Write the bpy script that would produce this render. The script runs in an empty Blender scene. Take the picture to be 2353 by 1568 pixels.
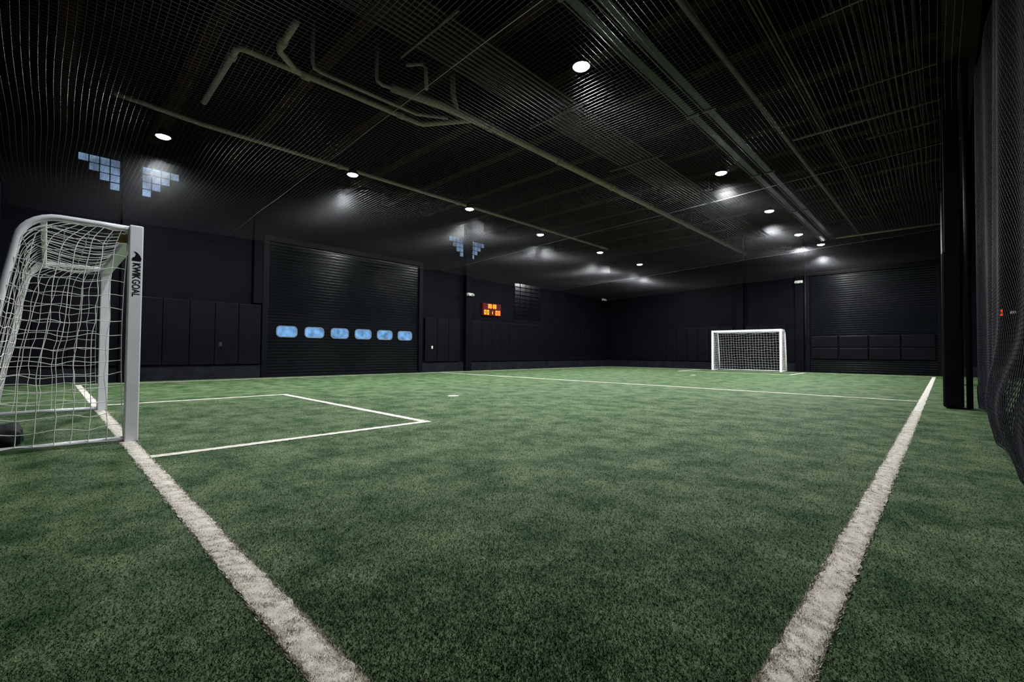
import bpy, math, random
import numpy as np
from mathutils import Vector, Matrix
random.seed(7)
rng = np.random.default_rng(7)
SC = bpy.context.scene
COL = SC.collection
R = math.radians
SC.view_settings.view_transform = 'Standard'
ORD = ['first','second','third','fourth','fifth','sixth','seventh','eighth','ninth','tenth','eleventh','twelfth',
       'thirteenth','fourteenth','fifteenth','sixteenth','seventeenth','eighteenth','nineteenth','twentieth','twenty-first']

# ------------------------------------------------------------------ materials
def mat(name, col, rough=0.5, metal=0.0, var=0.25, vscale=8.0, bump=0.0, bscale=40.0, spec=0.5, emis=None, estr=0.0):
    m = bpy.data.materials.new(name); m.use_nodes = True
    nt = m.node_tree; b = nt.nodes['Principled BSDF']
    tc = nt.nodes.new('ShaderNodeTexCoord')
    n = nt.nodes.new('ShaderNodeTexNoise'); n.inputs['Scale'].default_value = vscale; n.inputs['Detail'].default_value = 5
    nt.links.new(tc.outputs['Object'], n.inputs['Vector'])
    r = nt.nodes.new('ShaderNodeValToRGB')
    r.color_ramp.elements[0].position = 0.3; r.color_ramp.elements[1].position = 0.7
    r.color_ramp.elements[0].color = (*[c*(1-var) for c in col], 1)
    r.color_ramp.elements[1].color = (*[min(1, c*(1+var)) for c in col], 1)
    nt.links.new(n.outputs['Fac'], r.inputs['Fac'])
    nt.links.new(r.outputs['Color'], b.inputs['Base Color'])
    b.inputs['Roughness'].default_value = rough; b.inputs['Metallic'].default_value = metal
    b.inputs['Specular IOR Level'].default_value = spec
    if bump > 0:
        n2 = nt.nodes.new('ShaderNodeTexNoise'); n2.inputs['Scale'].default_value = bscale; n2.inputs['Detail'].default_value = 4
        nt.links.new(tc.outputs['Object'], n2.inputs['Vector'])
        bp = nt.nodes.new('ShaderNodeBump'); bp.inputs['Strength'].default_value = bump; bp.inputs['Distance'].default_value = 0.02
        nt.links.new(n2.outputs['Fac'], bp.inputs['Height']); nt.links.new(bp.outputs['Normal'], b.inputs['Normal'])
    if emis:
        b.inputs['Emission Strength'].default_value = estr
        r2 = nt.nodes.new('ShaderNodeValToRGB')
        r2.color_ramp.elements[0].position = 0.35; r2.color_ramp.elements[1].position = 0.65
        r2.color_ramp.elements[0].color = (*[c*(1-var) for c in emis], 1)
        r2.color_ramp.elements[1].color = (*[c*(1+var) for c in emis], 1)
        nt.links.new(n.outputs['Fac'], r2.inputs['Fac']); nt.links.new(r2.outputs['Color'], b.inputs['Emission Color'])
    return m

def wall_mat(name, col):
    m = mat(name, col, 0.55, 0, 0.3, 1.2, spec=0.05)
    nt = m.node_tree; b = nt.nodes['Principled BSDF']
    geo = nt.nodes.new('ShaderNodeNewGeometry')
    sx = nt.nodes.new('ShaderNodeSeparateXYZ'); nt.links.new(geo.outputs['Position'], sx.inputs[0])
    ad = nt.nodes.new('ShaderNodeMath'); ad.operation = 'ADD'
    nt.links.new(sx.outputs['X'], ad.inputs[0]); nt.links.new(sx.outputs['Y'], ad.inputs[1])
    cb = nt.nodes.new('ShaderNodeCombineXYZ'); nt.links.new(ad.outputs[0], cb.inputs['X']); nt.links.new(sx.outputs['Z'], cb.inputs['Y'])
    br = nt.nodes.new('ShaderNodeTexBrick'); br.inputs['Scale'].default_value = 1.0
    br.inputs['Brick Width'].default_value = 0.4; br.inputs['Row Height'].default_value = 0.2; br.inputs['Mortar Size'].default_value = 0.008
    nt.links.new(cb.outputs[0], br.inputs['Vector'])
    bp = nt.nodes.new('ShaderNodeBump'); bp.inputs['Strength'].default_value = 0.35; bp.inputs['Distance'].default_value = 0.01; bp.invert = True
    nt.links.new(br.outputs['Fac'], bp.inputs['Height']); nt.links.new(bp.outputs['Normal'], b.inputs['Normal'])
    return m

def turf_mat():
    m = bpy.data.materials.new('turf'); m.use_nodes = True
    nt = m.node_tree; b = nt.nodes['Principled BSDF']; L = nt.links.new
    geo = nt.nodes.new('ShaderNodeNewGeometry')
    def noise(s, d, rgh=0.6):
        n = nt.nodes.new('ShaderNodeTexNoise'); n.inputs['Scale'].default_value = s; n.inputs['Detail'].default_value = d
        n.inputs['Roughness'].default_value = rgh; L(geo.outputs['Position'], n.inputs['Vector']); return n
    def ramp(src, p0, p1, c0, c1):
        r = nt.nodes.new('ShaderNodeValToRGB'); r.color_ramp.elements[0].position = p0; r.color_ramp.elements[1].position = p1
        r.color_ramp.elements[0].color = (*c0, 1); r.color_ramp.elements[1].color = (*c1, 1); L(src, r.inputs['Fac']); return r
    big = ramp(noise(2.6, 9, 0.76).outputs['Fac'], 0.40, 0.63, (0.026, 0.076, 0.022), (0.168, 0.232, 0.112))
    fine = ramp(noise(90, 4, 0.8).outputs['Fac'], 0.35, 0.68, (0.36, 0.40, 0.36), (1.5, 1.45, 1.5))
    mul = nt.nodes.new('ShaderNodeMix'); mul.data_type = 'RGBA'; mul.blend_type = 'MULTIPLY'; mul.inputs['Factor'].default_value = 1
    L(big.outputs['Color'], mul.inputs[6]); L(fine.outputs['Color'], mul.inputs[7])
    vo = nt.nodes.new('ShaderNodeTexVoronoi'); vo.inputs['Scale'].default_value = 70; L(geo.outputs['Position'], vo.inputs['Vector'])
    sp = ramp(vo.outputs['Distance'], 0.10, 0.22, (1, 1, 1), (0, 0, 0))  # pale speckles paint fibre highlights into the turf colour
    mx = nt.nodes.new('ShaderNodeMix'); mx.data_type = 'RGBA'; mx.blend_type = 'MIX'
    mm = nt.nodes.new('ShaderNodeMath'); mm.operation = 'MULTIPLY'; mm.inputs[1].default_value = 0.35; L(sp.outputs['Color'], mm.inputs[0])
    L(mm.outputs[0], mx.inputs['Factor']); L(mul.outputs[2], mx.inputs[6]); mx.inputs[7].default_value = (0.28, 0.36, 0.21, 1)
    L(mx.outputs[2], b.inputs['Base Color'])
    b.inputs['Roughness'].default_value = 0.75; b.inputs['Specular IOR Level'].default_value = 0.12
    bp = nt.nodes.new('ShaderNodeBump'); bp.inputs['Strength'].default_value = 0.5; bp.inputs['Distance'].default_value = 0.01
    L(noise(110, 3).outputs['Fac'], bp.inputs['Height']); L(bp.outputs['Normal'], b.inputs['Normal'])
    return m

def blade_mat(name, c0, c1, rough=0.45, lo=0.36, hi=1.5, spec=0.25):
    m = bpy.data.materials.new(name); m.use_nodes = True
    nt = m.node_tree; b = nt.nodes['Principled BSDF']
    a = nt.nodes.new('ShaderNodeAttribute'); a.attribute_name = 'tint'
    geo = nt.nodes.new('ShaderNodeNewGeometry')
    n = nt.nodes.new('ShaderNodeTexNoise'); n.inputs['Scale'].default_value = 2.6; n.inputs['Detail'].default_value = 9; n.inputs['Roughness'].default_value = 0.76
    nt.links.new(geo.outputs['Position'], n.inputs['Vector'])
    r0 = nt.nodes.new('ShaderNodeMapRange'); r0.inputs[1].default_value = 0.40; r0.inputs[2].default_value = 0.63; r0.inputs[3].default_value = lo; r0.inputs[4].default_value = hi
    nt.links.new(n.outputs['Fac'], r0.inputs[0])
    mu = nt.nodes.new('ShaderNodeMath'); mu.operation = 'MULTIPLY'; nt.links.new(a.outputs['Fac'], mu.inputs[0]); nt.links.new(r0.outputs[0], mu.inputs[1])
    r = nt.nodes.new('ShaderNodeValToRGB'); r.color_ramp.elements[0].color = (*c0, 1); r.color_ramp.elements[1].color = (*c1, 1)
    nt.links.new(mu.outputs[0], r.inputs['Fac']); nt.links.new(r.outputs['Color'], b.inputs['Base Color'])
    b.inputs['Roughness'].default_value = rough; b.inputs['Specular IOR Level'].default_value = spec
    return m

M = {
 'turf': turf_mat(),
 'blade': blade_mat('turf_fibre', (0.005, 0.028, 0.007), (0.155, 0.250, 0.100)),
 'line': blade_mat('line_pile', (0.13, 0.112, 0.085), (0.96, 0.90, 0.79), 0.8, 0.95, 1.0, 0.2),
 'wall': wall_mat('painted_block', (0.0028, 0.0032, 0.0052)),
 'ceil': mat('dark_ceiling', (0.008, 0.005, 0.004), 0.8, 0, 0.4, 1.5, 0.2, 20, 0.05),
 'beam': mat('brown_black_beam', (0.034, 0.016, 0.010), 0.75, 0, 0.4, 2, 0.2, 30, 0.05),
 'pad': mat('black_vinyl', (0.0028, 0.0031, 0.0050), 0.42, 0, 0.25, 3, 0.06, 6, 0.085),
 'curb': mat('grey_curb', (0.010, 0.011, 0.015), 0.75, 0, 0.35, 3, 0.2, 40, 0.06),
 'door': mat('black_steel_slats', (0.0026, 0.0030, 0.0055), 0.20, 0.0, 0.25, 2, 0, 1, 0.38),
 'doorframe': mat('black_steel_frame', (0.003, 0.0034, 0.0055), 0.45, spec=0.08),
 'pane': mat('daylit_pane', (0.03, 0.06, 0.10), 0.15, 0, 0.45, 4.0, 0, 1, 0.5, (0.17, 0.37, 0.70), 0.80),
 'rim': mat('window_gasket', (0.14, 0.19, 0.26), 0.4, 0, 0.15, 5),  # pale blue base stands in for window light on the rim
 'block': mat('glass_block', (0.05, 0.08, 0.12), 0.2, 0, 0.5, 2.2, 0.3, 18, 0.5, (0.19, 0.29, 0.46), 0.85),
 'mortar': mat('dark_mortar', (0.010, 0.012, 0.018), 0.8, spec=0.1),
 'white': mat('white_frame_paint', (0.88, 0.88, 0.93), 0.35, 0, 0.05, 5),
 'white_dull': mat('greyed_white_paint', (0.62, 0.60, 0.56), 0.45, 0, 0.15, 6),
 'netw': mat('white_net_cord', (0.86, 0.84, 0.80), 0.7, 0, 0.15, 10),
 'netb': mat('black_nylon_net', (0.012, 0.012, 0.014), 0.50, 0, 0.15, 10, 0, 1, 0.60),
 'netc': mat('black_curtain_net', (0.0045, 0.005, 0.008), 0.6, 0, 0.2, 10, 0, 1, 0.04),
 'netd': mat('black_mesh_net', (0.014, 0.015, 0.020), 0.55, 0, 0.2, 10, 0, 1, 0.10),
 'cable': mat('steel_cable', (0.20, 0.20, 0.20), 0.4, 0.3),
 'pipe': mat('sage_painted_pipe', (0.38, 0.305, 0.285), 0.5, 0, 0.15, 3, spec=0.25),
 'pipe2': mat('grey_painted_pipe', (0.17, 0.138, 0.13), 0.45, 0, 0.2, 3, spec=0.25),
 'conduit': mat('galvanised_conduit', (0.105, 0.086, 0.084), 0.45, 0.2, 0.25, 4, spec=0.3),
 'conduit2': mat('dull_grey_conduit', (0.034, 0.027, 0.026), 0.5, 0.1, 0.25, 4, spec=0.1),
 'rust': mat('rusty_cable', (0.20, 0.07, 0.035), 0.6, 0, 0.4, 5),
 'rail': mat('black_glossy_rail', (0.008, 0.008, 0.010), 0.28, 0.0, 0.2, 4, spec=0.35),
 'fix': mat('black_fixture', (0.012, 0.012, 0.014), 0.4, 0.0, spec=0.2),
 'diff': mat('lit_diffuser', (0.9, 0.9, 0.9), 0.4, 0, 0.0, 5, 0, 1, 0.5, (0.88, 0.93, 1.0), 40.0),
 'ink': mat('black_lettering', (0.006, 0.006, 0.008), 0.5, spec=0.2),
 'red': mat('red_black_casing', (0.015, 0.002, 0.002), 0.4, 0, 0.2, 4, 0, 1, 0.2, (0.30, 0.006, 0.001), 0.22),  # faint red emission imitates the digits' glow on the dark casing
 'led': mat('orange_digits', (0.9, 0.3, 0.05), 0.4, 0, 0.1, 4, 0, 1, 0.5, (1.0, 0.105, 0.006), 5.0),
 'led2': mat('dim_red_digits', (0.5, 0.05, 0.02), 0.4, 0, 0.1, 4, 0, 1, 0.5, (1.0, 0.06, 0.01), 2.2),
 'bag': mat('black_sandbag_fabric', (0.010, 0.011, 0.014), 0.65, 0, 0.3, 10, 0.4, 25, 0.2),
 'plastic': mat('white_plastic', (0.6, 0.6, 0.58), 0.4),
 'yellow': mat('ochre_corner_tape', (0.20, 0.14, 0.05), 0.6),
}

# ------------------------------------------------------------------ mesh builder
class MB:
    def __init__(s): s.v = []; s.f = []
    def box(s, x0, x1, y0, y1, z0, z1):
        b = len(s.v)
        s.v += [(x0,y0,z0),(x1,y0,z0),(x1,y1,z0),(x0,y1,z0),(x0,y0,z1),(x1,y0,z1),(x1,y1,z1),(x0,y1,z1)]
        s.f += [tuple(b+i for i in q) for q in ((0,3,2,1),(4,5,6,7),(0,1,5,4),(1,2,6,5),(2,3,7,6),(3,0,4,7))]
        return s
    def tube(s, pts, r, n=6, cap=True):
        pts = [Vector(p) for p in pts]; b = len(s.v); N = len(pts)
        t0 = (pts[1]-pts[0]).normalized()
        ref = Vector((0,0,1)) if abs(t0.z) < 0.9 else Vector((1,0,0))
        u = t0.cross(ref).normalized()
        for i, p in enumerate(pts):
            t = (pts[min(i+1,N-1)]-pts[max(i-1,0)]).normalized()
            u = (u - t*u.dot(t)).normalized(); w = t.cross(u)
            for k in range(n):
                a = 2*math.pi*k/n; q = p + u*(r*math.cos(a)) + w*(r*math.sin(a)); s.v.append((q.x,q.y,q.z))
        for i in range(N-1):
            for k in range(n):
                k2 = (k+1) % n
                s.f.append((b+i*n+k, b+i*n+k2, b+(i+1)*n+k2, b+(i+1)*n+k))
        if cap:
            s.f.append(tuple(b+k for k in range(n))[::-1]); s.f.append(tuple(b+(N-1)*n+k for k in range(n)))
        return s
    def lathe(s, prof, cx, cy, n=24):
        b = len(s.v)
        for r, z in prof:
            for k in range(n):
                a = 2*math.pi*k/n; s.v.append((cx+r*math.cos(a), cy+r*math.sin(a), z))
        for i in range(len(prof)-1):
            for k in range(n):
                k2 = (k+1) % n
                s.f.append((b+i*n+k, b+i*n+k2, b+(i+1)*n+k2, b+(i+1)*n+k))
        s.f.append(tuple(b+k for k in range(n))[::-1]); s.f.append(tuple(b+(len(prof)-1)*n+k for k in range(n)))
        return s
    def extrude(s, poly, d):
        b = len(s.v); n = len(poly); d = Vector(d)
        s.v += [tuple(p) for p in poly] + [tuple(Vector(p)+d) for p in poly]
        s.f.append(tuple(range(b, b+n))[::-1]); s.f.append(tuple(range(b+n, b+2*n)))
        for k in range(n):
            k2 = (k+1) % n; s.f.append((b+k, b+k2, b+n+k2, b+n+k))
        return s
    def build(s, name, m, parent=None, smooth=False, bevel=0.0, base=None):
        me = bpy.data.meshes.new(name)
        if parent is not None: o0 = Vector(ORG[parent.name])
        elif base is not None: o0 = Vector(base)
        else: o0 = Vector((0,0,0))
        me.from_pydata([(x-o0.x, y-o0.y, z-o0.z) for x,y,z in s.v], [], s.f); me.update()
        if smooth: me.polygons.foreach_set('use_smooth', [True]*len(me.polygons))
        me.materials.append(m)
        o = bpy.data.objects.new(name, me); COL.objects.link(o)
        if parent is not None: o.parent = parent
        else: o.location = o0
        ORG[o.name] = tuple(o0)
        if bevel > 0:
            bv = o.modifiers.new('bevel', 'BEVEL'); bv.width = bevel; bv.segments = 2; bv.limit_method = 'ANGLE'
        return o
ORG = {}
def tag(o, label=None, cat=None, group=None, kind=None):
    if label: o['label'] = label
    if cat: o['category'] = cat
    if group: o['group'] = group
    if kind: o['kind'] = kind
    return o
def empty(name, loc, label=None, cat=None, group=None, kind=None):
    o = bpy.data.objects.new(name, None); COL.objects.link(o); o.location = loc; o.empty_display_size = 0.1
    ORG[o.name] = tuple(loc); return tag(o, label, cat, group, kind)
def copy_tree(o, parent=None):
    c = o.copy(); COL.objects.link(c)
    if parent is not None: c.parent = parent
    for ch in list(o.children): copy_tree(ch, c)
    return c
def box_struct(name, m, *b, bevel=0.0, label=None):
    mb = MB()
    for q in (b[0] if isinstance(b[0], list) else [b]): mb.box(*q)
    xs = [p[0] for p in mb.v]; ys = [p[1] for p in mb.v]; zs = [p[2] for p in mb.v]
    o = mb.build(name, m, base=((min(xs)+max(xs))/2, (min(ys)+max(ys))/2, min(zs)), bevel=bevel)
    return tag(o, label, kind='structure')

# ------------------------------------------------------------------ the setting
XL, XR, YF, YN, ZC = -15.4, 6.0, 24.95, -2.6, 6.9
box_struct('floor', M['turf'], XL-0.2, XR+0.2, YN-0.2, YF+0.2, -0.2, 0.0)
box_struct('ceiling', M['ceil'], XL-0.2, XR+0.2, YN-0.2, YF+0.2, ZC, ZC+0.2)
box_struct('wall_left', M['wall'], XL-0.2, XL, YN, YF, 0, ZC)
box_struct('wall_far', M['wall'], XL-0.2, XR+0.2, YF, YF+0.2, 0, ZC)
box_struct('wall_right', M['wall'], XR, XR+0.2, YN, YF, 0, ZC)
box_struct('wall_near', M['wall'], XL-0.2, XR+0.2, YN-0.2, YN, 0, ZC)
tn = [0]
def trim(m, *b, bevel=0.0, label=None):
    tn[0] += 1
    return box_struct('trim_%d' % tn[0], m, *b, bevel=bevel, label=label)
D1 = (4.75, 10.55); D2 = (-4.65, -0.1)
box_struct('baseboard_left', M['curb'], [(XL, XL+0.05, YN, D1[0]-0.1, 0, 0.40), (XL, XL+0.05, D1[1]+0.1, YF, 0, 0.40)], bevel=0.008)
box_struct('baseboard_far', M['curb'], [(XL+0.05, D2[0]-0.12, YF-0.05, YF, 0, 0.40), (D2[1]+0.1, XR, YF-0.05, YF, 0, 0.40)], bevel=0.008)
for y in (1.46, 13.0):
    trim(M['wall'], XL, XL+0.22, y-0.17, y+0.17, 0, ZC, bevel=0.01, label='dark square column standing against the left wall')
trim(M['wall'], XL, XL+0.16, 4.38, 4.64, 2.3, ZC, bevel=0.01)
for x in (-7.6, -4.95):
    trim(M['wall'], x-0.17, x+0.17, YF-0.2, YF, 0, ZC, bevel=0.01, label='dark square column standing against the far wall')
yb = -1.6
while yb < 24.6:
    trim(M['beam'], XL, XR, yb-0.14, yb+0.14, 6.42, ZC, label='brown-black beam crossing the ceiling')
    yb += 1.75
trim(M['beam'], 0.02, 0.42, YN, YF, 5.6, 6.42, label='dark girder along the right side of the pitch')

# ------------------------------------------------------------------ turf lines and pile
LW = 0.050
xr, xl, yn, yf, ym = -0.308, -14.65, 0.540, 23.55, 11.05
bx0, bx1, bn, bf = -9.15, -4.52, 3.20, 20.87
rects = [
 (xr-LW, xr+LW, yn-LW, yf+LW, 'white right touchline'),
 (xl-LW, xl+LW, yn-LW, yf+LW, 'white left touchline'),
 (xl+LW, xr-LW, yn-LW, yn+LW, 'white goal line under the near goal'),
 (xl+LW, xr-LW, yf-LW, yf+LW, 'white goal line under the far goal'),
 (xl+LW, xr-LW, ym-LW, ym+LW, 'white halfway line'),
 (bx0-LW, bx0+LW, yn+LW, bn+LW, 'white side line of the near box, left'),
 (bx1-LW, bx1+LW, yn+LW, bn+LW, 'white side line of the near box, right'),
 (bx0+LW, bx1-LW, bn-LW, bn+LW, 'white front line of the near box'),
 (bx0-LW, bx0+LW, bf-LW, yf-LW, 'white side line of the far box, left'),
 (bx1-LW, bx1+LW, bf-LW, yf-LW, 'white side line of the far box, right'),
 (bx0+LW, bx1-LW, bf-LW, bf+LW, 'white front line of the far box'),
]
def in_rect(P, r, g=0.0):
    return (P[:,0] > r[0]-g) & (P[:,0] < r[1]+g) & (P[:,1] > r[2]-g) & (P[:,1] < r[3]+g)
def tri_blades(P, h, w, lean=0.8, big=0.0, root=0.5):
    n = len(P); a = rng.uniform(0, 2*math.pi, n); b = rng.uniform(0, 2*math.pi, n)
    d = np.linalg.norm(P, axis=1); k = 1 + big*np.clip(d-2, 0, 8)
    ww = w*rng.uniform(0.7, 1.3, n)*k; hh = h*rng.uniform(0.6, 1.15, n)
    px, py = np.cos(a)*ww/2, np.sin(a)*ww/2
    l = hh*rng.uniform(0.4, 1.3, n)*lean
    V = np.zeros((n, 3, 3), dtype=np.float32)
    V[:,0,0] = P[:,0]+px; V[:,0,1] = P[:,1]+py
    V[:,1,0] = P[:,0]-px; V[:,1,1] = P[:,1]-py
    V[:,2,0] = P[:,0]+np.cos(b)*l; V[:,2,1] = P[:,1]+np.sin(b)*l; V[:,2,2] = hh
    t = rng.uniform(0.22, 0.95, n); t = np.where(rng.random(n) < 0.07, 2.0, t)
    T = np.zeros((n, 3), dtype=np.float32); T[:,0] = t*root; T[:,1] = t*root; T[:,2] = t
    return V.reshape(-1, 3), T.reshape(-1)
def add_tri_mesh(name, V, T, m, quads=None):
    nt = len(V)//3
    me = bpy.data.meshes.new(name)
    qv = quads[0] if quads else np.zeros((0,3), np.float32); qf = quads[2] if quads else np.zeros((0,4), np.int32)
    qt = quads[1] if quads else np.zeros((0,), np.float32)
    allv = np.concatenate([V, qv]).astype(np.float32)
    me.vertices.add(len(allv)); me.vertices.foreach_set('co', allv.ravel())
    idx = np.concatenate([np.arange(3*nt), (qf + 3*nt).ravel()]).astype(np.int32)
    me.loops.add(len(idx)); me.loops.foreach_set('vertex_index', idx)
    st = np.concatenate([np.arange(nt)*3, 3*nt + np.arange(len(qf))*4]).astype(np.int32)
    me.polygons.add(len(st)); me.polygons.foreach_set('loop_start', st)
    me.update(calc_edges=True)
    at = me.attributes.new('tint', 'FLOAT', 'POINT'); at.data.foreach_set('value', np.concatenate([T, qt]).astype(np.float32))
    me.validate(); me.materials.append(m)
    o = bpy.data.objects.new(name, me); COL.objects.link(o); return o
N = 600000
dd = np.exp(rng.uniform(math.log(0.75), math.log(9), N)); th = rng.uniform(R(-22), R(112), N)
P = np.stack([-np.sin(th)*dd, np.cos(th)*dd], axis=1)
ok = np.ones(N, bool)
for r in rects: ok &= ~in_rect(P, r, -0.003)
ok &= (P[:,1] > -0.6)
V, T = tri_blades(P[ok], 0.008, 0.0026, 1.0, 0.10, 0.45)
g = add_tri_mesh('turf_pile', V, T, M['blade']); tag(g, 'dark green artificial turf fibres covering the pitch', 'grass', kind='stuff')
for r in rects:
    x0, x1, y0, y1, lab = r
    along_y = (y1-y0) > (x1-x0); ln = (y1-y0) if along_y else (x1-x0)
    n = max(8, int(ln/0.025)); t = np.linspace(0, ln, n+1)
    e0 = rng.normal(0, 0.0045, n+1) + 0.003*np.sin(t*7+rng.random()*6); e1 = rng.normal(0, 0.0045, n+1) + 0.003*np.sin(t*6+rng.random()*6)
    qv = []; K = 5
    for k in range(K):
        f = k/(K-1)
        off = 2*LW*f + (e0 if k == 0 else e1 if k == K-1 else 0)
        z = 0.004 + (rng.uniform(0, 0.004, n+1) if 0 < k < K-1 else 0)
        if along_y: qv.append(np.stack([x0+off+0*t, y0+t, z+0*t], 1))
        else: qv.append(np.stack([x0+t, y0+off+0*t, z+0*t], 1))
    qv = np.stack(qv, 1).reshape(-1, 3)
    qf = []
    for i in range(n):
        for k in range(K-1):
            a = i*K+k; q = (a, a+1, a+K+1, a+K)
            qf.append(q if not along_y else q[::-1])
    qf = np.array(qf, np.int32)
    qt = rng.uniform(0.60, 0.95, len(qv)).astype(np.float32)
    nb = 100000 if lab in ('white right touchline', 'white goal line under the near goal') else 0
    V = np.zeros((0,3), np.float32); T = np.zeros((0,), np.float32)
    if nb:
        s = np.exp(rng.uniform(math.log(0.45), math.log(9), nb))
        w = rng.uniform(-LW-0.004, LW+0.004, nb) + rng.normal(0, 0.004, nb)
        PB = np.stack([xr+w, yn+s-0.45], 1) if along_y else np.stack([xr-s+0.3, yn+w], 1)
        PB = PB[in_rect(PB, r, 0.02)]
        V, T = tri_blades(PB, 0.009, 0.0038, 1.1, 0.06, 0.75); T = T*2.0
        cx_ = np.floor(PB[:,0]/0.0055).astype(np.int64); cy_ = np.floor(PB[:,1]/0.0055).astype(np.int64)
        hsh = ((cx_*73856093) ^ (cy_*19349663)) % 1000
        T = np.repeat(np.where(hsh < 240, 0.03, 1.0), 3)*T
    o = add_tri_mesh('trim_%d' % (tn[0]+1), V, T, M['line'], (qv, qt, qf)); tn[0] += 1
    tag(o, lab + ' sewn into the turf', kind='structure')
for (x, y, lab) in ((-6.75, 5.4, 'white penalty spot in front of the near goal'), (-7.0, 17.3, 'white penalty spot in front of the far goal')):
    n = 28
    mb = MB(); mb.extrude([(x+0.11*math.cos(6.2832*k/n)*random.uniform(0.93,1.05), y+0.11*math.sin(6.2832*k/n)*random.uniform(0.93,1.05), 0.001) for k in range(n)], (0,0,0.008))
    tn[0] += 1
    me_o = mb.build('trim_%d' % tn[0], M['white_dull'], base=(x, y, 0)); tag(me_o, lab, kind='structure')

# ------------------------------------------------------------------ windows of glass blocks on the left wall
def block_window(idx, ycol, side, z1=5.74, s=0.2, heights=(1,2,3,4)):
    nm = 'window_%d' % idx
    e = empty(nm, (XL, ycol + side*0.5, z1-0.8), 'stepped glass block window high on the left wall', None, kind='structure')
    mb = MB(); mo = MB()
    for c, h in enumerate(heights):
        for r in range(h):
            a = ycol + side*(0.22 + (3-c)*s); b = a + side*s
            ya, yb2 = min(a, b), max(a, b)
            mb.box(XL+0.005, XL+0.05, ya+0.011, yb2-0.011, z1-(r+1)*s+0.011, z1-r*s-0.011)
            mo.box(XL-0.01, XL+0.035, ya, yb2, z1-(r+1)*s, z1-r*s)
    mo.build('mortar', M['mortar'], e); mb.build('glass_blocks', M['block'], e, bevel=0.012)
block_window(1, 1.46, -1); block_window(2, 1.46, 1)
block_window(3, 13.0, -1, 5.85); block_window(4, 13.0, 1, 5.85)

# ------------------------------------------------------------------ roll-up doors
def rrect(w, h, r, n=5):
    p = []
    for cx, cz, a0 in ((w/2-r, h/2-r, 0), (-w/2+r, h/2-r, 90), (-w/2+r, -h/2+r, 180), (w/2-r, -h/2+r, 270)):
        for k in range(n+1):
            a = R(a0 + 90*k/n); p.append((cx+r*math.cos(a), cz+r*math.sin(a)))
    return p
def slats(mb, axis, a0, a1, f, H, out, pitch=0.10):
    prof = []; z = 0.02
    while z < H:
        prof += [(0.012, z), (0.034, z+pitch*0.30), (0.036, z+pitch*0.62), (0.012, z+pitch*0.90)]; z += pitch
    b = len(mb.v)
    for d, z in prof:
        for a in (a0, a1):
            mb.v.append((f+out*d, a, z) if axis == 'y' else (a, f+out*d, z))
    for i in range(len(prof)-1):
        q = (b+2*i, b+2*i+1, b+2*i+3, b+2*i+2)
        mb.f.append(q if (axis == 'y') else q[::-1])
d1 = empty('door_1', (XL, sum(D1)/2, 0), 'wide black roll-up door with a row of six oval windows', None, kind='structure')
mb = MB(); slats(mb, 'y', D1[0]+0.1, D1[1]-0.1, XL, 4.3, 1); mb.build('slat_curtain', M['door'], d1)
for y in (D1[0], D1[1]):
    MB().box(XL-0.01, XL+0.09, y-0.09, y+0.09, 0, 4.4).build('guide_rail', M['doorframe'], d1, bevel=0.008)
MB().box(XL-0.01, XL+0.10, D1[0]-0.09, D1[1]+0.09, 4.3, 4.5).build('lintel', M['doorframe'], d1, bevel=0.02)
MB().box(XL, XL+0.06, D1[0]+0.1, D1[1]-0.1, 0.0, 0.07).build('bottom_bar', M['doorframe'], d1, bevel=0.006)
for i in range(6):
    yc, zc = 5.41+0.884*i, 1.46
    rim = MB()
    o_, i_ = rrect(0.655, 0.37, 0.13), rrect(0.595, 0.31, 0.105)
    n = len(o_); b = 0
    for X in (XL+0.02, XL+0.055):
        for ring in (o_, i_): rim.v += [(X, yc+a, zc+c) for a, c in ring]
    for k in range(n):
        k2 = (k+1) % n
        rim.f += [(2*n+k, 2*n+k2, 3*n+k2, 3*n+k), (k, k2, 2*n+k2, 2*n+k)[::-1], (n+k, n+k2, 3*n+k2, 3*n+k)]
    wr = rim.build('window_rim', M['rim'], d1)
    MB().extrude([(XL+0.036, yc+a, zc+c) for a, c in rrect(0.61, 0.32, 0.11)], (0.006, 0, 0)).build('pane', M['pane'], wr)
d2 = empty('door_2', (sum(D2)/2, YF, 0), 'black roll-up door at the right end of the far wall', None, kind='structure')
mb = MB(); slats(mb, 'x', D2[0]+0.1, D2[1]-0.1, YF, 4.5, -1); mb.build('slat_curtain', M['door'], d2)
for x in (D2[0], D2[1]):
    MB().box(x-0.09, x+0.09, YF-0.09, YF+0.01, 0, 4.6).build('guide_rail', M['doorframe'], d2, bevel=0.008)
MB().box(D2[0]-0.09, D2[1]+0.09, YF-0.10, YF+0.01, 4.5, 4.7).build('lintel', M['doorframe'], d2, bevel=0.02)
e = empty('window_5', (XL, 17.1, 2.45), 'blocked-up window painted black beyond the scoreboard', None, kind='structure')
mb = MB()
for r in range(9):
    for c in range(5):
        y0 = 16.1+c*0.4 + (0.02 if r % 2 else 0)
        mb.box(XL-0.01, XL+0.03+random.uniform(0,0.02), y0+0.012, y0+0.388, 2.5+r*0.2+0.012, 2.5+r*0.2+0.188)
mb.build('painted_blocks', M['door'], e, bevel=0.012)

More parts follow.
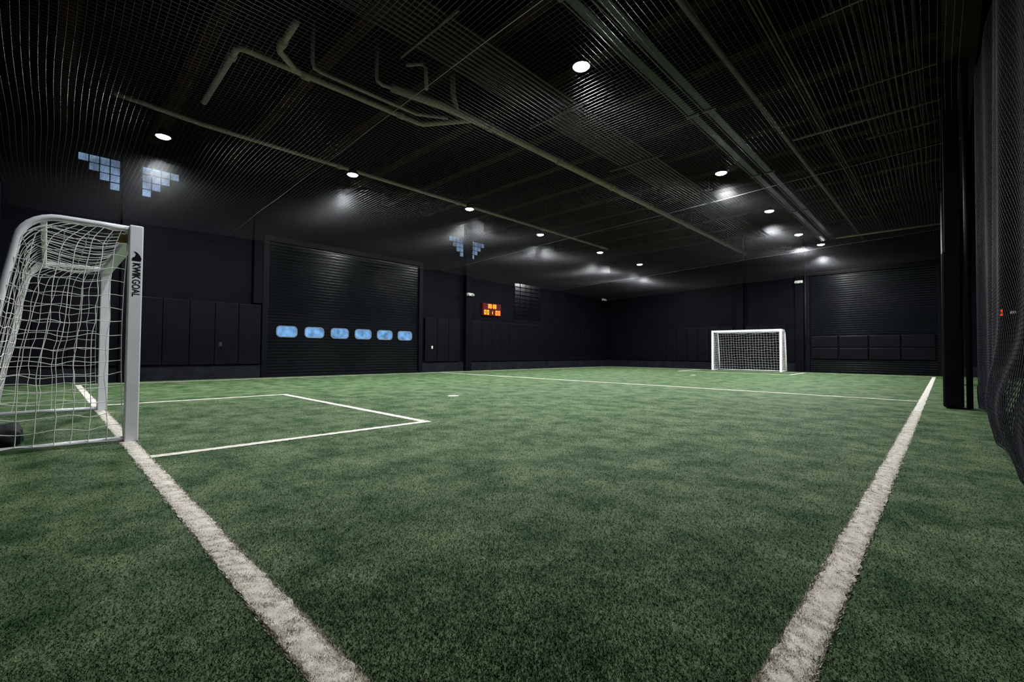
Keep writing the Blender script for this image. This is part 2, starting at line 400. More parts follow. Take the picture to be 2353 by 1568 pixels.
# ------------------------------------------------------------------ wall pads
pw = 0.61
proto_y = None
def pads_left(y0, n, lab, grp, rev=False):
    global proto_y
    for i in range(n):
        yc = y0 + pw*(i+0.5)
        if proto_y is None:
            o = MB().box(0, 0.055, -pw/2+0.004, pw/2-0.004, 0, 1.84).build('wall_pad', M['pad'], base=(0,0,0), bevel=0.018); proto_y = o
        else:
            o = proto_y.copy(); COL.objects.link(o)
        o.location = (XL+0.05, yc, 0.42)
        tag(o, lab % ORD[n-1-i if rev else i], 'wall pad', grp)
pads_left(4.62-9*pw, 9, 'black wall pad left of the oval-window door, %s from the door', 'pads left of the roll-up door', True)
pads_left(10.75, 3, 'black wall pad right of the oval-window door, %s from the door', 'pads between the roll-up door and the column')
pads_left(13.25, 9, 'black wall pad under the scoreboard, %s from the column', 'pads under the scoreboard')
pads_left(13.25+9*pw, 9, 'black wall pad before the far left corner, %s from the scoreboard end', 'pads on the left wall by the far corner')
proto_x = MB().box(-pw/2+0.004, pw/2-0.004, -0.055, 0, 0, 1.84).build('wall_pad', M['pad'], base=(0,0,0), bevel=0.018); first = True
xs = [XL+0.06+pw*(i+0.5)+0.06 for i in range(12)]
xs2 = [-7.4+pw*(i+0.5)+0.02 for i in range(3)]
for grp, lst, lab in (('pads on the far wall left of the far goal', xs, 'black wall pad on the far wall, %s from the left corner'), ('pads on the far wall behind the far goal', xs2, 'black wall pad behind the right half of the far goal, %s from the left')):
    for i, x in enumerate(lst):
        o = proto_x if first else proto_x.copy()
        if not first: COL.objects.link(o)
        first = False
        o.location = (x, YF-0.05, 0.42); tag(o, lab % ORD[i], 'wall pad', grp)
proto_d = MB().box(-0.52, 0.52, -0.06, 0, 0, 0.52).build('door_pad', M['pad'], base=(0,0,0), bevel=0.03)
k = 0
for row in range(2):
    for i in range(4):
        o = proto_d if k == 0 else proto_d.copy()
        if k: COL.objects.link(o)
        k += 1
        o.location = (D2[0]+0.66+1.07*i, YF-0.037, 0.62+0.54*row)
        tag(o, 'wide black pad across the far roll-up door, %s from the left in the %s row' % (ORD[i], ('lower','upper')[row]), 'door pad', 'pads across the far roll-up door')

# ------------------------------------------------------------------ scoreboards: every digit is a part
SEG = {'0':'abcdef','1':'bc'}
def digit_row(name, txt, put, cx, cz, h, w, gap, t, m, parent):
    n = sum(0.4 if ch == ':' else 1 for ch in txt); x = cx - (n*w + (len(txt)-1)*gap)/2
    for ch in txt:
        mb = MB()
        if ch == ':':
            for q in (-h*0.2, h*0.2): put(mb, x+w*0.1, x+w*0.1+t, cz+q-t/2, cz+q+t/2)
            mb.build('colon', m, parent); x += 0.4*w+gap; continue
        for sname in SEG[ch]:
            rr = {'a':(x,x+w,cz+h/2-t,cz+h/2),'d':(x,x+w,cz-h/2,cz-h/2+t),
                  'f':(x,x+t,cz,cz+h/2),'b':(x+w-t,x+w,cz,cz+h/2),'e':(x,x+t,cz-h/2,cz),'c':(x+w-t,x+w,cz-h/2,cz)}[sname]
            put(mb, *rr)
        mb.build(name, m, parent); x += w+gap
sb = empty('scoreboard', (XL, 14.52, 2.52), 'lit red and orange electronic scoreboard on the left wall beside the column', 'scoreboard')
MB().box(XL-0.005, XL+0.10, 13.94, 15.10, 2.54, 3.12).build('casing', M['red'], sb, bevel=0.015)
put = lambda m_, a, b, c, d: m_.box(XL+0.098, XL+0.108, 14.52+a, 14.52+b, c, d)
digit_row('clock_digit', '00:00', put, 0, 2.98, 0.19, 0.085, 0.034, 0.024, M['led'], sb)
for off in (-0.36, 0.36): digit_row('score_digit', '00', put, off, 2.69, 0.21, 0.115, 0.06, 0.029, M['led'], sb)
digit_row('period_digit', '1', put, 0, 2.68, 0.14, 0.07, 0.03, 0.03, M['led'], sb)
sb2 = empty('scoreboard', (1.55, YF, 2.2), 'small dim red scoreboard on the far wall seen through the right side net', 'scoreboard')
MB().box(1.15, 1.95, YF-0.09, YF+0.005, 2.28, 2.62).build('casing', M['doorframe'], sb2, bevel=0.01)
put2 = lambda m_, a, b, c, d: m_.box(1.55+a, 1.55+b, YF-0.098, YF-0.088, c, d)
digit_row('score_digit', '00', put2, -0.14, 2.46, 0.24, 0.15, 0.03, 0.05, M['led2'], sb2)
MB().box(1.75, 1.92, YF-0.098, YF-0.088, 2.4, 2.5).build('name_plate', M['plastic'], sb2)

# ------------------------------------------------------------------ emergency lights, outlets, conduits on walls
def emer(loc, axis, label):
    x, y, z = loc
    e = empty('emergency_light', loc, label, 'emergency light', 'small white emergency lights')
    if axis == 'y':
        MB().box(x-0.01, x+0.10, y-0.16, y+0.16, z, z+0.13).build('case', M['plastic'], e, bevel=0.012)
        for s in (-1, 1): MB().tube([(x+0.09, y+s*0.10, z+0.06), (x+0.17, y+s*0.12, z+0.04)], 0.045, 12).build('lamp_head', M['plastic'], e, smooth=False)
    else:
        MB().box(x-0.16, x+0.16, y-0.10, y+0.01, z, z+0.13).build('case', M['plastic'], e, bevel=0.012)
        for s in (-1, 1): MB().tube([(x+s*0.10, y-0.09, z+0.06), (x+s*0.12, y-0.17, z+0.04)], 0.045, 12).build('lamp_head', M['plastic'], e)
emer((XL+0.22, 13.0, 3.32), 'y', 'small white emergency light on the column beside the scoreboard')
emer((XL, 24.2, 4.1), 'y', 'small white emergency light near the far left corner')
emer((-4.95, YF-0.2, 4.2), 'x', 'small white emergency light on the column left of the far roll-up door')
for (y, z, l) in ((11.1, 1.02, 'small white wall outlet between the roll-up door and the column'), (3.55, 1.02, 'small grey outlet on the pads left of the roll-up door')):
    e = empty('wall_outlet', (XL+0.105, y, z), l, 'outlet')
    MB().box(XL+0.104, XL+0.114, y-0.04, y+0.04, z-0.06, z+0.06).build('cover_plate', M['white_dull'] if y > 5 else M['conduit2'], e, bevel=0.004)
    MB().box(XL+0.113, XL+0.117, y-0.018, y+0.018, z-0.04, z+0.04).build('socket', M['plastic'] if y > 5 else M['conduit2'], e)
def run(name, pts, r, m, label, cat, group=None, n=10):
    base = pts[0]
    o = MB().tube(pts, r, n).build(name, M[m], base=base, smooth=True); tag(o, label, cat, group)
    return o
run('wall_conduit', [(-4.72, YF-0.13, 1.2), (-4.72, YF-0.13, 5.2)], 0.03, 'conduit2', 'vertical grey conduit beside the far roll-up door', 'conduit')

# ------------------------------------------------------------------ right side columns and pads
trim(M['wall'], 0.01, 0.20, 10.0, 10.3, 0, 5.6, bevel=0.01, label='dark column at the right touchline near the halfway line')
trim(M['wall'], 0.0, 0.30, 18.1, 18.4, 0, 5.6, bevel=0.01, label='dark column at the right touchline towards the far end')
for y, x0, x1, l in ((10.0, -0.03, 0.21, 'black column pad on the near right column'), (18.1, -0.05, 0.33, 'black column pad on the far right column')):
    o = MB().box(x0, x1, y-0.06, y+0.36, 0.02, 2.5).build('column_pad', M['pad'], base=(0.14, y+0.15, 0.02), bevel=0.03)
    tag(o, l, 'column pad')
run('downpipe', [(0.27, 9.92, 0.02), (0.27, 9.92, 5.5)], 0.04, 'doorframe', 'black vertical pipe beside the near right column', 'pipe')
run('wall_conduit', [(-0.03, 18.03, 2.5), (-0.03, 18.03, 5.6)], 0.02, 'white_dull', 'pale vertical conduit rising above the far right column pad', 'conduit')

# ------------------------------------------------------------------ pipes under the ceiling
z0 = 5.75
t = empty('drain_pipe', (-7.0, 6.3, z0), 'thick pale drain pipe with branches running down the middle of the ceiling', 'pipe')
MB().tube([(-7.35, 4.35, z0), (-7.15, 5.4, z0), (-7.08, 6.4, z0), (-7.0, 23.7, z0)], 0.078, 14).build('main_run', M['pipe'], t, smooth=True)
for y in (6.6, 9.0, 11.5, 13.9, 17.0, 21.0):
    MB().tube([(-7.07+ (y-6.4)*0.0046, y-0.07, z0), (-7.07+(y-6.4)*0.0046, y+0.07, z0)], 0.098, 14).build('coupling', M['pipe'], t, smooth=True)
MB().tube([(-7.1, 6.2, z0), (-7.14, 6.16, z0), (-7.96, 5.60, z0), (-8.04, 5.54, z0), (-8.08, 5.44, z0), (-8.15, 2.20, z0), (-8.16, 2.10, z0), (-8.24, 2.04, z0), (-10.5, 2.06, z0)], 0.052, 12).build('left_branch', M['pipe'], t, smooth=True)
MB().tube([(-8.13, 3.0, z0), (-8.10, 2.9, z0), (-7.80, 2.56, z0), (-7.72, 2.52, z0), (-6.9, 2.48, z0)], 0.052, 12).build('cross_branch', M['pipe'], t, smooth=True)
for (x, y, dx, dy) in ((-8.155, 3.1, 0, 0.07), (-8.085, 5.0, 0, 0.07), (-8.5, 2.045, 0.07, 0), (-7.55, 2.51, 0.07, 0)):
    MB().tube([(x-dx, y-dy, z0), (x+dx, y+dy, z0)], 0.070, 12).build('coupling', M['pipe'], t, smooth=True)
MB().tube([(-7.45, 5.75, z0), (-7.8, 5.2, z0), (-7.85, 3.25, z0), (-7.85, 3.14, z0+0.02), (-7.85, 3.10, z0+0.12), (-7.85, 3.1, 6.8)], 0.034, 10).build('riser_branch', M['pipe'], t, smooth=True)
MB().tube([(-7.1, 5.7, z0), (-7.1, 5.6, z0+0.3), (-7.1, 5.55, 6.85)], 0.055, 12).build('riser', M['pipe'], t, smooth=True)
MB().tube([(-7.3, 4.5, z0), (-7.4, 4.20, z0), (-7.42, 4.1, z0+0.04), (-7.42, 4.08, z0+0.14), (-7.42, 4.08, 6.8)], 0.034, 10).build('riser', M['pipe'], t, smooth=True)
MB().tube([(-6.95, 4.85, z0+0.02), (-6.95, 4.83, z0+0.4), (-6.98, 4.79, z0+0.48), (-7.06, 4.74, z0+0.5), (-7.25, 4.6, z0+0.5)], 0.033, 10).build('trap', M['pipe'], t, smooth=True)
for y in (2.6, 9.0, 13.0, 17.0, 21.0):
    x = -8.14 if y < 5 else -7.07+(y-6.4)*0.0046
    MB().tube([(x, y+0.25, z0+0.05), (x, y+0.25, 6.9)], 0.012, 6).build('hanger_rod', M['conduit2'], t)
t = empty('ceiling_pipe', (-11.4, 1.5, z0), 'long pale pipe along the ceiling above the left row of lights', 'pipe')
MB().tube([(-11.6, 0.8, z0+0.1), (-11.6, 1.5, z0+0.06), (-11.55, 2.2, z0), (-11.42, 18.3, z0)], 0.050, 12).build('main_run', M['pipe'], t, smooth=True)
for y in (5.3, 9.3, 13.6, 17.8):
    x = -11.55+0.13*(y-2.2)/16.1
    MB().tube([(x, y-0.06, z0), (x, y+0.06, z0)], 0.068, 12).build('coupling', M['pipe'], t, smooth=True)
    MB().tube([(x, y+0.2, z0+0.045), (x, y+0.2, 6.9)], 0.01, 6).build('hanger_rod', M['conduit2'], t)
run('ceiling_pipe', [(-2.67, 3.0, 5.85), (-2.48, 24.8, 5.85)], 0.050, 'pipe2', 'grey pipe along the ceiling right of the glossy black rails', 'pipe', n=12)
for dx, l in ((0.0, 'left one of two glossy black rails under the ceiling'), (0.30, 'right one of two glossy black rails under the ceiling')):
    e = empty('ceiling_rail', (-3.45+dx, 3.0, 5.4), l, 'rail', 'glossy black ceiling rails')
    MB().box(-3.50+dx, -3.34+dx, 2.0, 21.6, 5.40, 5.56).build('channel', M['rail'], e, bevel=0.02)
    MB().tube([(-3.52+dx, 2.0, 5.40), (-3.52+dx, 21.6, 5.40)], 0.011, 6).build('edge_conduit', M['pipe2'], e)
    for y in (4.5, 8.5, 12.5, 16.5, 20.5):
        MB().box(-3.54+dx, -3.30+dx, y-0.03, y+0.03, 5.38, 5.43).build('clamp', M['conduit'], e)
for i in range(4):
    x = -1.97 - 0.06*i
    run('ceiling_cable', [(x, 3.0, 6.2), (x+0.03, 12, 6.17), (x+0.14, 24.6, 6.2)], 0.014 if i != 1 else 0.02, 'rust' if i in (0, 2) else 'conduit2',
        '%s cable from the right in the rusty bundle under the ceiling' % ORD[i], 'cable', 'rusty cable bundle')
for i in range(10):
    x = -6.42 + 0.105*i
    run('ceiling_conduit', [(x, 1.2, 6.05), (x, 22.0, 6.05)], 0.024, 'conduit', '%s conduit from the left in the wide bank beside the drain pipe' % ORD[i], 'conduit', 'conduit bank beside the drain pipe', n=8)
for i in range(9):
    x = -1.20 + 0.115*i
    run('ceiling_conduit', [(x, 3.0, 6.25), (x, 24.6, 6.25)], 0.024, 'conduit2', '%s conduit from the left in the bank along the right girder' % ORD[i], 'conduit', 'conduit bank along the right girder', n=8)
for i, y in enumerate((4.2, 7.6, 11.0, 14.4, 17.8)):
    e = empty('conduit_hanger', (-5.95, y, 6.0), 'trapeze bar under the wide conduit bank, %s from the near end' % ORD[i], 'hanger', 'hangers of the wide conduit bank')
    MB().box(-6.8, -5.2, y-0.02, y+0.02, 5.98, 6.026).build('bar', M['conduit'], e)
    for x in (-6.7, -5.3): MB().tube([(x, y, 6.0), (x, y, 6.9)], 0.008, 6).build('rod', M['conduit2'], e)
for i, y in enumerate((5.6, 8.4, 11.2, 14.0, 16.8)):
    e = empty('conduit_hanger', (-0.75, y, 6.2), 'trapeze bar under the right conduit bank, %s from the near end' % ORD[i], 'hanger', 'hangers of the right conduit bank')
    MB().box(-1.35, -0.05, y-0.02, y+0.02, 6.18, 6.226).build('bar', M['conduit'], e)
    for x in (-1.3, -0.1): MB().tube([(x, y, 6.2), (x, y, 6.9)], 0.008, 6).build('rod', M['conduit2'], e)
run('cross_pipe', [(-3.1, 21.6, 5.45), (0.02, 21.6, 5.45)], 0.035, 'pipe', 'pale cross pipe from the rails to the right girder near the far end', 'pipe')
run('cross_pipe', [(-2.5, 12.0, 5.85), (0.02, 12.0, 5.85)], 0.03, 'pipe2', 'thin cross pipe from the grey pipe to the right girder', 'pipe')

# ------------------------------------------------------------------ lights
def area(x, y, z, k=1.0):
    l = bpy.data.lights.new('high_bay_lamp', 'AREA'); l.shape = 'DISK'; l.size = 0.28; l.energy = LE*k; l.color = (0.94, 0.97, 1.0)
    o = bpy.data.objects.new('high_bay_lamp', l); COL.objects.link(o); o.location = (x, y, z); return o
LE = 320
ZL = 5.35
left_row = [(-11.85, 1.62), (-10.85, 5.34), (-10.75, 9.18), (-11.12, 13.05), (-11.12, 17.2), (-11.15, 20.9)]
right_row = [(-4.0, 1.6), (-4.07, 5.75), (-3.97, 11.6), (-3.94, 15.75), (-3.92, 19.6), (-3.62, 22.0)]
proto = None
for row, lst in (('left', left_row), ('right', right_row)):
    for i, (x, y) in enumerate(lst):
        lab = 'round lit high bay light, %s from the near end in the %s row' % (ORD[i], row)
        if proto is None:
            proto = empty('high_bay_light', (0, 0, 0), lab, 'ceiling light', 'round high bay lights')
            MB().lathe([(0.145, 0.0), (0.15, 0.02), (0.14, 0.05), (0.10, 0.07), (0.095, 0.13), (0.06, 0.15), (0.03, 0.17)], 0, 0, 28).build('housing', M['fix'], proto, smooth=True)
            MB().lathe([(0.01, -0.04), (0.06, -0.036), (0.11, -0.018), (0.135, 0.004)], 0, 0, 28).build('diffuser', M['diff'], proto, smooth=True)
            MB().tube([(0, 0, 0.16), (0, 0, ZC-ZL+0.01)], 0.005, 6).build('suspension_rod', M['fix'], proto)
            o = proto
        else:
            o = copy_tree(proto)
        o.location = (x, y, ZL); tag(o, lab)
        area(x, y, ZL-0.055, 0.40 if (row == 'right' and i == 0) else 1.0)

# ------------------------------------------------------------------ nets
def strands(grid_lines, r, n=4):
    Vs = []; Fs = []; b = 0
    for A in grid_lines:
        A = np.asarray(A, float); k = len(A)
        T_ = np.gradient(A, axis=0); T_ /= np.linalg.norm(T_, axis=1)[:,None] + 1e-9
        ref = np.array([0,0,1.0]) if abs(T_[0][2]) < 0.8 else np.array([1.0,0.3,0])
        u = np.cross(T_, ref); u /= np.linalg.norm(u, axis=1)[:,None] + 1e-9
        w = np.cross(T_, u)
        ring = []
        for q in range(n):
            a = 2*math.pi*q/n; ring.append(A + r*(math.cos(a)*u + math.sin(a)*w))
        Vs.append(np.stack(ring, 1).reshape(-1, 3))
        i = np.arange(k-1)[:,None]*n; q = np.arange(n)[None,:]; q2 = (q+1) % n
        Fs.append((b + np.stack([i+q, i+q2, i+n+q2, i+n+q], -1)).reshape(-1, 4)); b += k*n
    return np.concatenate(Vs), np.concatenate(Fs)
def net_obj(name, lines, r, m, parent=None, base=(0,0,0), n=4):
    V, F = strands(lines, r, n)
    o0 = np.array(ORG[parent.name]) if parent is not None else np.array(base)
    me = bpy.data.meshes.new(name)
    V = (V - o0).astype(np.float32)
    me.vertices.add(len(V)); me.vertices.foreach_set('co', V.ravel())
    me.loops.add(F.size); me.loops.foreach_set('vertex_index', F.ravel().astype(np.int32))
    me.polygons.add(len(F)); me.polygons.foreach_set('loop_start', (np.arange(len(F))*4).astype(np.int32))
    me.polygons.foreach_set('use_smooth', np.ones(len(F), bool))
    me.update(calc_edges=True); me.validate(); me.materials.append(m)
    o = bpy.data.objects.new(name, me); COL.objects.link(o)
    if parent is not None: o.parent = parent
    else: o.location = base
    ORG[o.name] = tuple(o0); return o
CABY = (-4.2, 3.7, 11.6, 19.5, 27.4)
def netz(x, y):
    z = 4.42 + 0.036*(x+11)
    seg = np.interp(y, CABY, range(5)); s = np.sin(np.pi*(seg % 1.0))
    return z - 0.10*s + 0.012*np.sin(x*2.1+y*0.7) + 0.010*np.sin(x*0.9-y*1.9)
cell = 0.07
lines = []
ys = np.linspace(-0.7, 24.85, 74)
for x in np.arange(-15.35, 0.25, cell): lines.append(np.stack([np.full_like(ys, x) + 0.012*np.sin(ys*1.3+x), ys, netz(np.full_like(ys, x), ys)], 1))
xs_ = np.linspace(-15.36, 0.26, 46)
for y in np.arange(-0.7, 24.86, cell): lines.append(np.stack([xs_, np.full_like(xs_, y) + 0.012*np.sin(xs_*1.7+y), netz(xs_, np.full_like(xs_, y))], 1))
cn = empty('ceiling_net', (-7.5, 12, 4.4), 'black netting stretched over the whole pitch under the lights', 'net')
net_obj('mesh', lines, 0.0014, M['netb'], cn)
for y in CABY[1:4]:
    MB().tube([(x, y, float(netz(np.array(x), np.array(y)))+0.01) for x in np.linspace(-15.38, 0.26, 12)], 0.004, 6).build('support_cable', M['cable'], cn)
def hem(y): return 0.05 + 0.05*np.sin(y*2.1+0.6) + 0.03*np.sin(y*5.3)
def sx_(y, z): return 0.38 + 0.03*np.sin(y*1.7+z*0.5) + 0.012*np.sin(y*5.1+z*0.8) - 0.14*np.exp(-((z-0.45)/0.4)**2)*np.clip(np.sin((y-2.6)*0.75), 0, 1)
lines = []; Y0, Y1, ZT = 2.6, 9.7, 4.72
for sgn in (-1, 1):
    for c in np.arange(Y0-ZT-0.1, Y1+ZT+0.1, 0.068):
        z = np.linspace(0.0, ZT, 60); y = c + sgn*z
        m_ = (y > Y0) & (y < Y1) & (z > hem(y))
        if m_.sum() > 3: lines.append(np.stack([sx_(y[m_], z[m_]), y[m_], z[m_]], 1))
yy = np.linspace(Y0, Y1, 150)
for k in range(3): lines.append(np.stack([sx_(yy, hem(yy)), yy, hem(yy)+0.02*k], 1))
sn = empty('side_net', (0.36, 6, 0), 'black net curtain hanging along the right touchline beside the near right column', 'net')
net_obj('mesh', lines, 0.0019, M['netd'], sn)
lines = []
def sx2(y, z): return sx_(y, z) + 0.05 + 0.03*np.sin(y*6.0)
for sgn in (-1, 1):
    for c in np.arange(Y0-1.0, Y1+1.0, 0.062):
        z = np.linspace(0.0, 0.7, 12); y = c + sgn*z*0.8
        m_ = (y > Y0) & (y < Y1) & (z > hem(y)*0.6)
        if m_.sum() > 3: lines.append(np.stack([sx2(y[m_], z[m_]), y[m_], z[m_]], 1))
net_obj('folded_hem', lines, 0.0024, M['netd'], sn)
gb = MB()
n = 14
for i in range(30):
    z = 0.05+i*4.65/29; rr = 0.09 + 0.02*math.sin(i*0.9) + (0.04 if i < 3 else 0)
    for k in range(n):
        a = 2*math.pi*k/n; q = rr*(1+0.22*math.sin(3*a+i*0.15)); gb.v.append((0.47+q*math.cos(a)*0.8, 9.72+q*math.sin(a), z))
for i in range(29):
    for k in range(n): gb.f.append((i*n+k, i*n+(k+1)%n, (i+1)*n+(k+1)%n, (i+1)*n+k))
gb.build('gathered_edge', M['netc'], sn, smooth=True)
mb = MB(); nx_, nz_ = 160, 10
for j in range(nz_+1):
    for i in range(nx_+1):
        x = -15.3 + 12.2*i/nx_; z = 0.02 + 4.2*j/nz_
        mb.v.append((x, -0.78 + 0.05*math.sin(x*3.1) + 0.03*math.sin(x*7.3+z*0.4), z))
for j in range(nz_):
    for i in range(nx_): a = j*(nx_+1)+i; mb.f.append((a, a+1, a+nx_+2, a+nx_+1))
bc = mb.build('backstop_curtain', M['netc'], base=(-9, -0.78, 0.02), smooth=True); tag(bc, 'black curtain hanging behind the near goal at the left edge', 'curtain')

# ------------------------------------------------------------------ goals
GX = -6.97; HW = 1.525
def side_profile():
    pts = [(0.0, 1.965), (-0.25, 1.97), (-0.50, 1.97)]
    for k in range(1, 8):
        a = R(90 - 80*k/7 + 0); pts.append((-0.50-0.25*math.cos(a), 1.72+0.25*math.sin(a)))
    pts += [(-0.80, 1.45), (-0.90, 0.75), (-0.985, 0.06)]
    return pts
PROF = side_profile()
def depth(z):
    zs = [0.04, 0.75, 1.45, 1.70, 1.83, 1.91, 1.955]; ds = [0.985, 0.90, 0.80, 0.755, 0.71, 0.62, 0.48]
    return np.interp(z, zs, ds)
def smooth_line(A, k=3):
    n = len(A); out = []
    for i in range(n-1):
        p0, p1, p2, p3 = A[max(i-1,0)], A[i], A[i+1], A[min(i+2,n-1)]
        for q in range(k):
            t = q/k; out.append(0.5*((2*p1) + (-p0+p2)*t + (2*p0-5*p1+4*p2-p3)*t*t + (-p0+3*p1-3*p2+p3)*t**3))
    out.append(A[-1]); return np.array(out)
def make_goal(cx, cy, label):
    t = empty('soccer_goal', (cx, cy, 0), label, 'goal', 'white soccer goals')
    posts = {}
    for s in (-1, 1):
        posts[s] = MB().box(cx+s*HW-0.05, cx+s*HW+0.05, cy-0.05, cy+0.05, 0, 2.0).build('post', M['white'], t, bevel=0.008)
    MB().box(cx-HW+0.05, cx+HW-0.05, cy-0.05, cy+0.05, 1.90, 2.0).build('crossbar', M['white'], t, bevel=0.008)
    for s in (-1, 1):
        x = cx+s*HW
        MB().tube([(x, cy+y, z) for y, z in PROF], 0.028, 12).build('side_frame', M['white'], t, smooth=True)
        MB().tube([(x, cy-0.04, 0.03), (x, cy-1.0, 0.03)], 0.022, 12).build('ground_bar', M['white'], t, smooth=True)
    c = MB().box(cx+HW-0.08, cx+HW-0.05, cy-0.12, cy-0.04, 1.84, 1.93).build('corner_bracket', M['yellow'], t, bevel=0.01)
    c['label'] = 'ochre corner bracket'
    MB().tube([(cx-HW, cy-0.99, 0.03), (cx+HW, cy-0.99, 0.03)], 0.022, 12).build('rear_ground_bar', M['white'], t, smooth=True)
    MB().tube([(cx-HW, cy-0.60, 1.93), (cx+HW, cy-0.60, 1.93)], 0.022, 12).build('rear_top_bar', M['white'], t, smooth=True)
    L_ = []
    ph = random.random()*6
    J = 0.009
    for s in (-1, 1):
        x = cx+s*HW
        zr = np.linspace(0.04, 1.94, 17); nu = 8
        G = np.zeros((len(zr), nu+1, 3))
        for i, z in enumerate(zr):
            for j in range(nu+1):
                u = j/nu; e_ = 4*u*(1-u)*math.sin(math.pi*(i+0.5)/len(zr))
                G[i, j] = (x + s*(0.02+0.04*e_) + random.uniform(-J, J), cy - 0.055 - 0.03*math.sin(math.pi*i/16) - u*(float(depth(z))-0.085) + e_*0.012*math.sin(i*0.8+ph) + random.uniform(-J, J)*(0 < j < nu), z - 0.025*e_ + 0.010*math.sin(j*1.9+i*0.5) *(0 < i < len(zr)-1) + random.uniform(-J, J))
        G[:,:,2] = np.maximum(G[:,:,2], 0.012)
        for i in range(len(zr)): L_.append(smooth_line(G[i]))
        for j in range(nu+1): L_.append(smooth_line(G[:, j]))
    nx = 25
    X = np.linspace(cx-HW, cx+HW, nx)
    path = [(-0.02, 1.93), (-0.17, 1.89), (-0.32, 1.885), (-0.47, 1.90), (-0.61, 1.90)]
    for z in np.linspace(1.79, 0.04, 15): path.append((-float(depth(z)), float(z)))
    G = np.zeros((len(path), nx, 3))
    for i, (y, z) in enumerate(path):
        for j in range(nx):
            e_ = math.sin(math.pi*j/(nx-1))
            bulge = -0.08*e_*math.sin(math.pi*max(0, i-4)/15.0)
            sag = -0.04*e_*math.sin(math.pi*min(i, 4)/4)
            G[i, j] = (X[j] + random.uniform(-J, J), cy + y - bulge + random.uniform(-J, J), max(0.012, z + sag + 0.010*math.sin(j*1.1+i*0.7) + random.uniform(-J, J)))
    for i in range(len(path)): L_.append(smooth_line(G[i]))
    for j in range(nx): L_.append(smooth_line(G[:, j]))
    net_obj('net', L_, 0.0032, M['netw'], t, n=5)
    return t, posts
GY = yn + 0.022
near, nposts = make_goal(GX, GY, 'white metal goal with white net at the left edge, nearest the camera')
far = copy_tree(near); far.location = (GX, yf-0.03, 0); far.rotation_euler = (0, 0, math.pi)
tag(far, 'white metal goal with white net standing before the far wall')
def text_mesh(txt, offset):
    cu = bpy.data.curves.new('txt', 'FONT'); cu.body = txt; cu.size = 1.0; cu.offset = offset
    ob = bpy.data.objects.new('txt', cu); COL.objects.link(ob); bpy.context.view_layer.update()
    dg = bpy.context.evaluated_depsgraph_get(); me = bpy.data.meshes.new_from_object(ob.evaluated_get(dg))
    vs = [tuple(v.co) for v in me.vertices]; fs = [tuple(p.vertices) for p in me.polygons]
    bpy.data.objects.remove(ob); bpy.data.curves.remove(cu); bpy.data.meshes.remove(me); return vs, fs
XO = GX+HW+0.0515
def place_text(txt, off, z_start, length, height, y_base):
    vs, fs = text_mesh(txt, off); xs = [v[0] for v in vs]; ys_ = [v[1] for v in vs]
    mb = MB(); x0, y0 = min(xs), min(ys_); kx = length/(max(xs)-x0); ky = height/(max(ys_)-y0)
    mb.v = [(XO, y_base+(v[1]-y0)*ky, z_start-(v[0]-x0)*kx) for v in vs]; mb.f = fs; return mb
a = place_text('KWIK', 0.035, 1.650, 0.148, 0.058, GY-0.024); b_ = place_text('GOAL', 0.012, 1.497, 0.156, 0.058, GY-0.024)
k = len(a.v); a.v += b_.v; a.f += [tuple(q+k for q in f) for f in b_.f]
lo = a.build('post_lettering', M['ink'], nposts[1]); lo['label'] = 'black lettering running down the post'
mb = MB()
pts = [(-0.028, 1.648), (0.020, 1.645), (0.026, 1.665), (0.018, 1.690), (0.002, 1.712), (-0.018, 1.722), (-0.006, 1.700), (-0.012, 1.680), (-0.026, 1.668)]
mb.v += [(XO, GY+0.006+y*1.3, 1.668+(z-1.645)*1.2) for y, z in pts]; mb.f.append(tuple(range(len(pts))))
lg = mb.build('emblem', M['ink'], nposts[1])
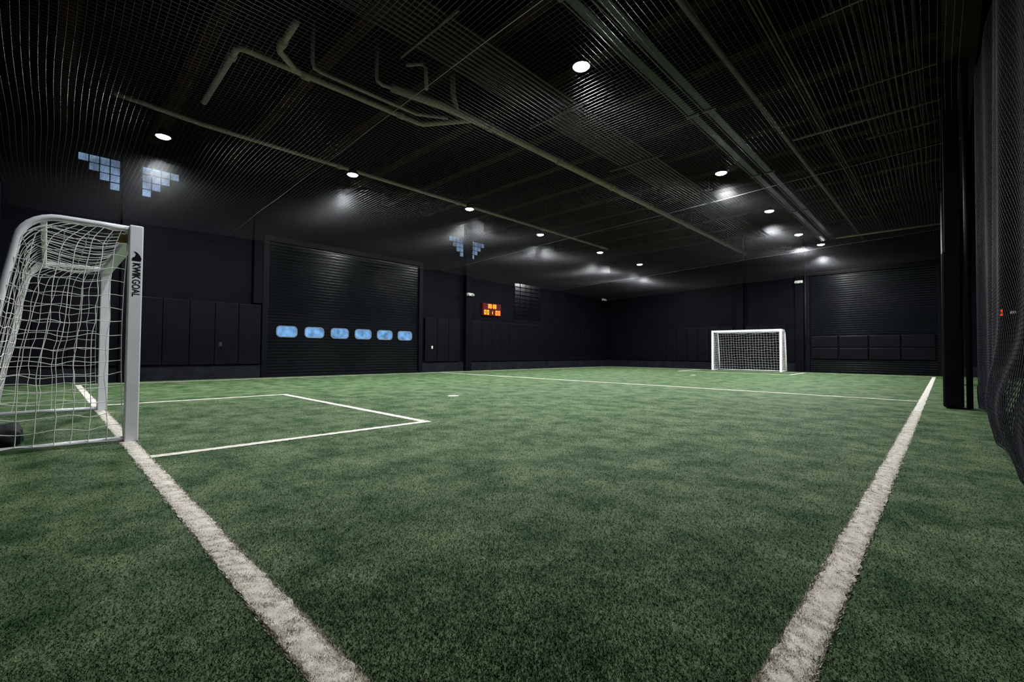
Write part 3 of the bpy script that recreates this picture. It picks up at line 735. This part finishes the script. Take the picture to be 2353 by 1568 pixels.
# ------------------------------------------------------------------ sandbag: two slumped halves of a saddle bag
SBX, SBY = -5.95, -0.37
sbg = empty('sandbag', (SBX, SBY, 0), 'black sandbag slumped inside the near goal behind its ground bar', 'sandbag')
def lump(cx, cy, ax, ay, az, seed):
    mb = MB(); nu, nv = 26, 14
    sg = lambda v, e: math.copysign(abs(v)**e, v)
    for i in range(nv+1):
        ph_ = math.pi*i/nv
        for j in range(nu):
            th_ = 2*math.pi*j/nu
            w_ = 1+0.10*math.sin(th_*3+seed+i*0.5)+0.07*math.sin(th_*7-i*1.1+seed)
            x = ax*sg(math.sin(ph_), 0.55)*sg(math.cos(th_), 0.6)*w_; y = ay*sg(math.sin(ph_), 0.55)*sg(math.sin(th_), 0.6)*w_
            zz_ = az*sg(math.cos(ph_), 0.6)*(1+0.22*math.sin(x*16+seed)+0.15*math.sin(y*22+seed*2))
            mb.v.append((cx+x, cy+y, max(0.012, az+zz_)))
    for i in range(nv):
        for j in range(nu): mb.f.append((i*nu+j, (i+1)*nu+j, (i+1)*nu+(j+1)%nu, i*nu+(j+1)%nu))
    return mb
lump(SBX, SBY-0.10, 0.17, 0.16, 0.145, 0.7).build('bag_body', M['bag'], sbg, smooth=True)
lump(SBX+0.05, SBY+0.12, 0.16, 0.13, 0.085, 2.9).build('bag_flap', M['bag'], sbg, smooth=True)
MB().tube([(SBX, SBY-0.16, 0.27), (SBX+0.02, SBY-0.10, 0.34), (SBX+0.03, SBY+0.00, 0.32), (SBX+0.03, SBY+0.08, 0.17)], 0.013, 8).build('handle', M['bag'], sbg, smooth=True)

# ------------------------------------------------------------------ world and camera
w = bpy.data.worlds.new('dark'); SC.world = w; w.use_nodes = True
w.node_tree.nodes['Background'].inputs['Color'].default_value = (0.004, 0.005, 0.007, 1)
cam = bpy.data.cameras.new('camera'); co = bpy.data.objects.new('camera', cam); COL.objects.link(co)
cam.sensor_width = 36; cam.lens = 1032/2353*36; cam.clip_start = 0.03; cam.clip_end = 200
co.matrix_world = Matrix.Translation((0, 0, 0.85)) @ Matrix.Rotation(R(43.95), 4, 'Z') @ Matrix.Rotation(R(90+1.4), 4, 'X') @ Matrix.Rotation(R(0.4), 4, 'Z')
SC.camera = co
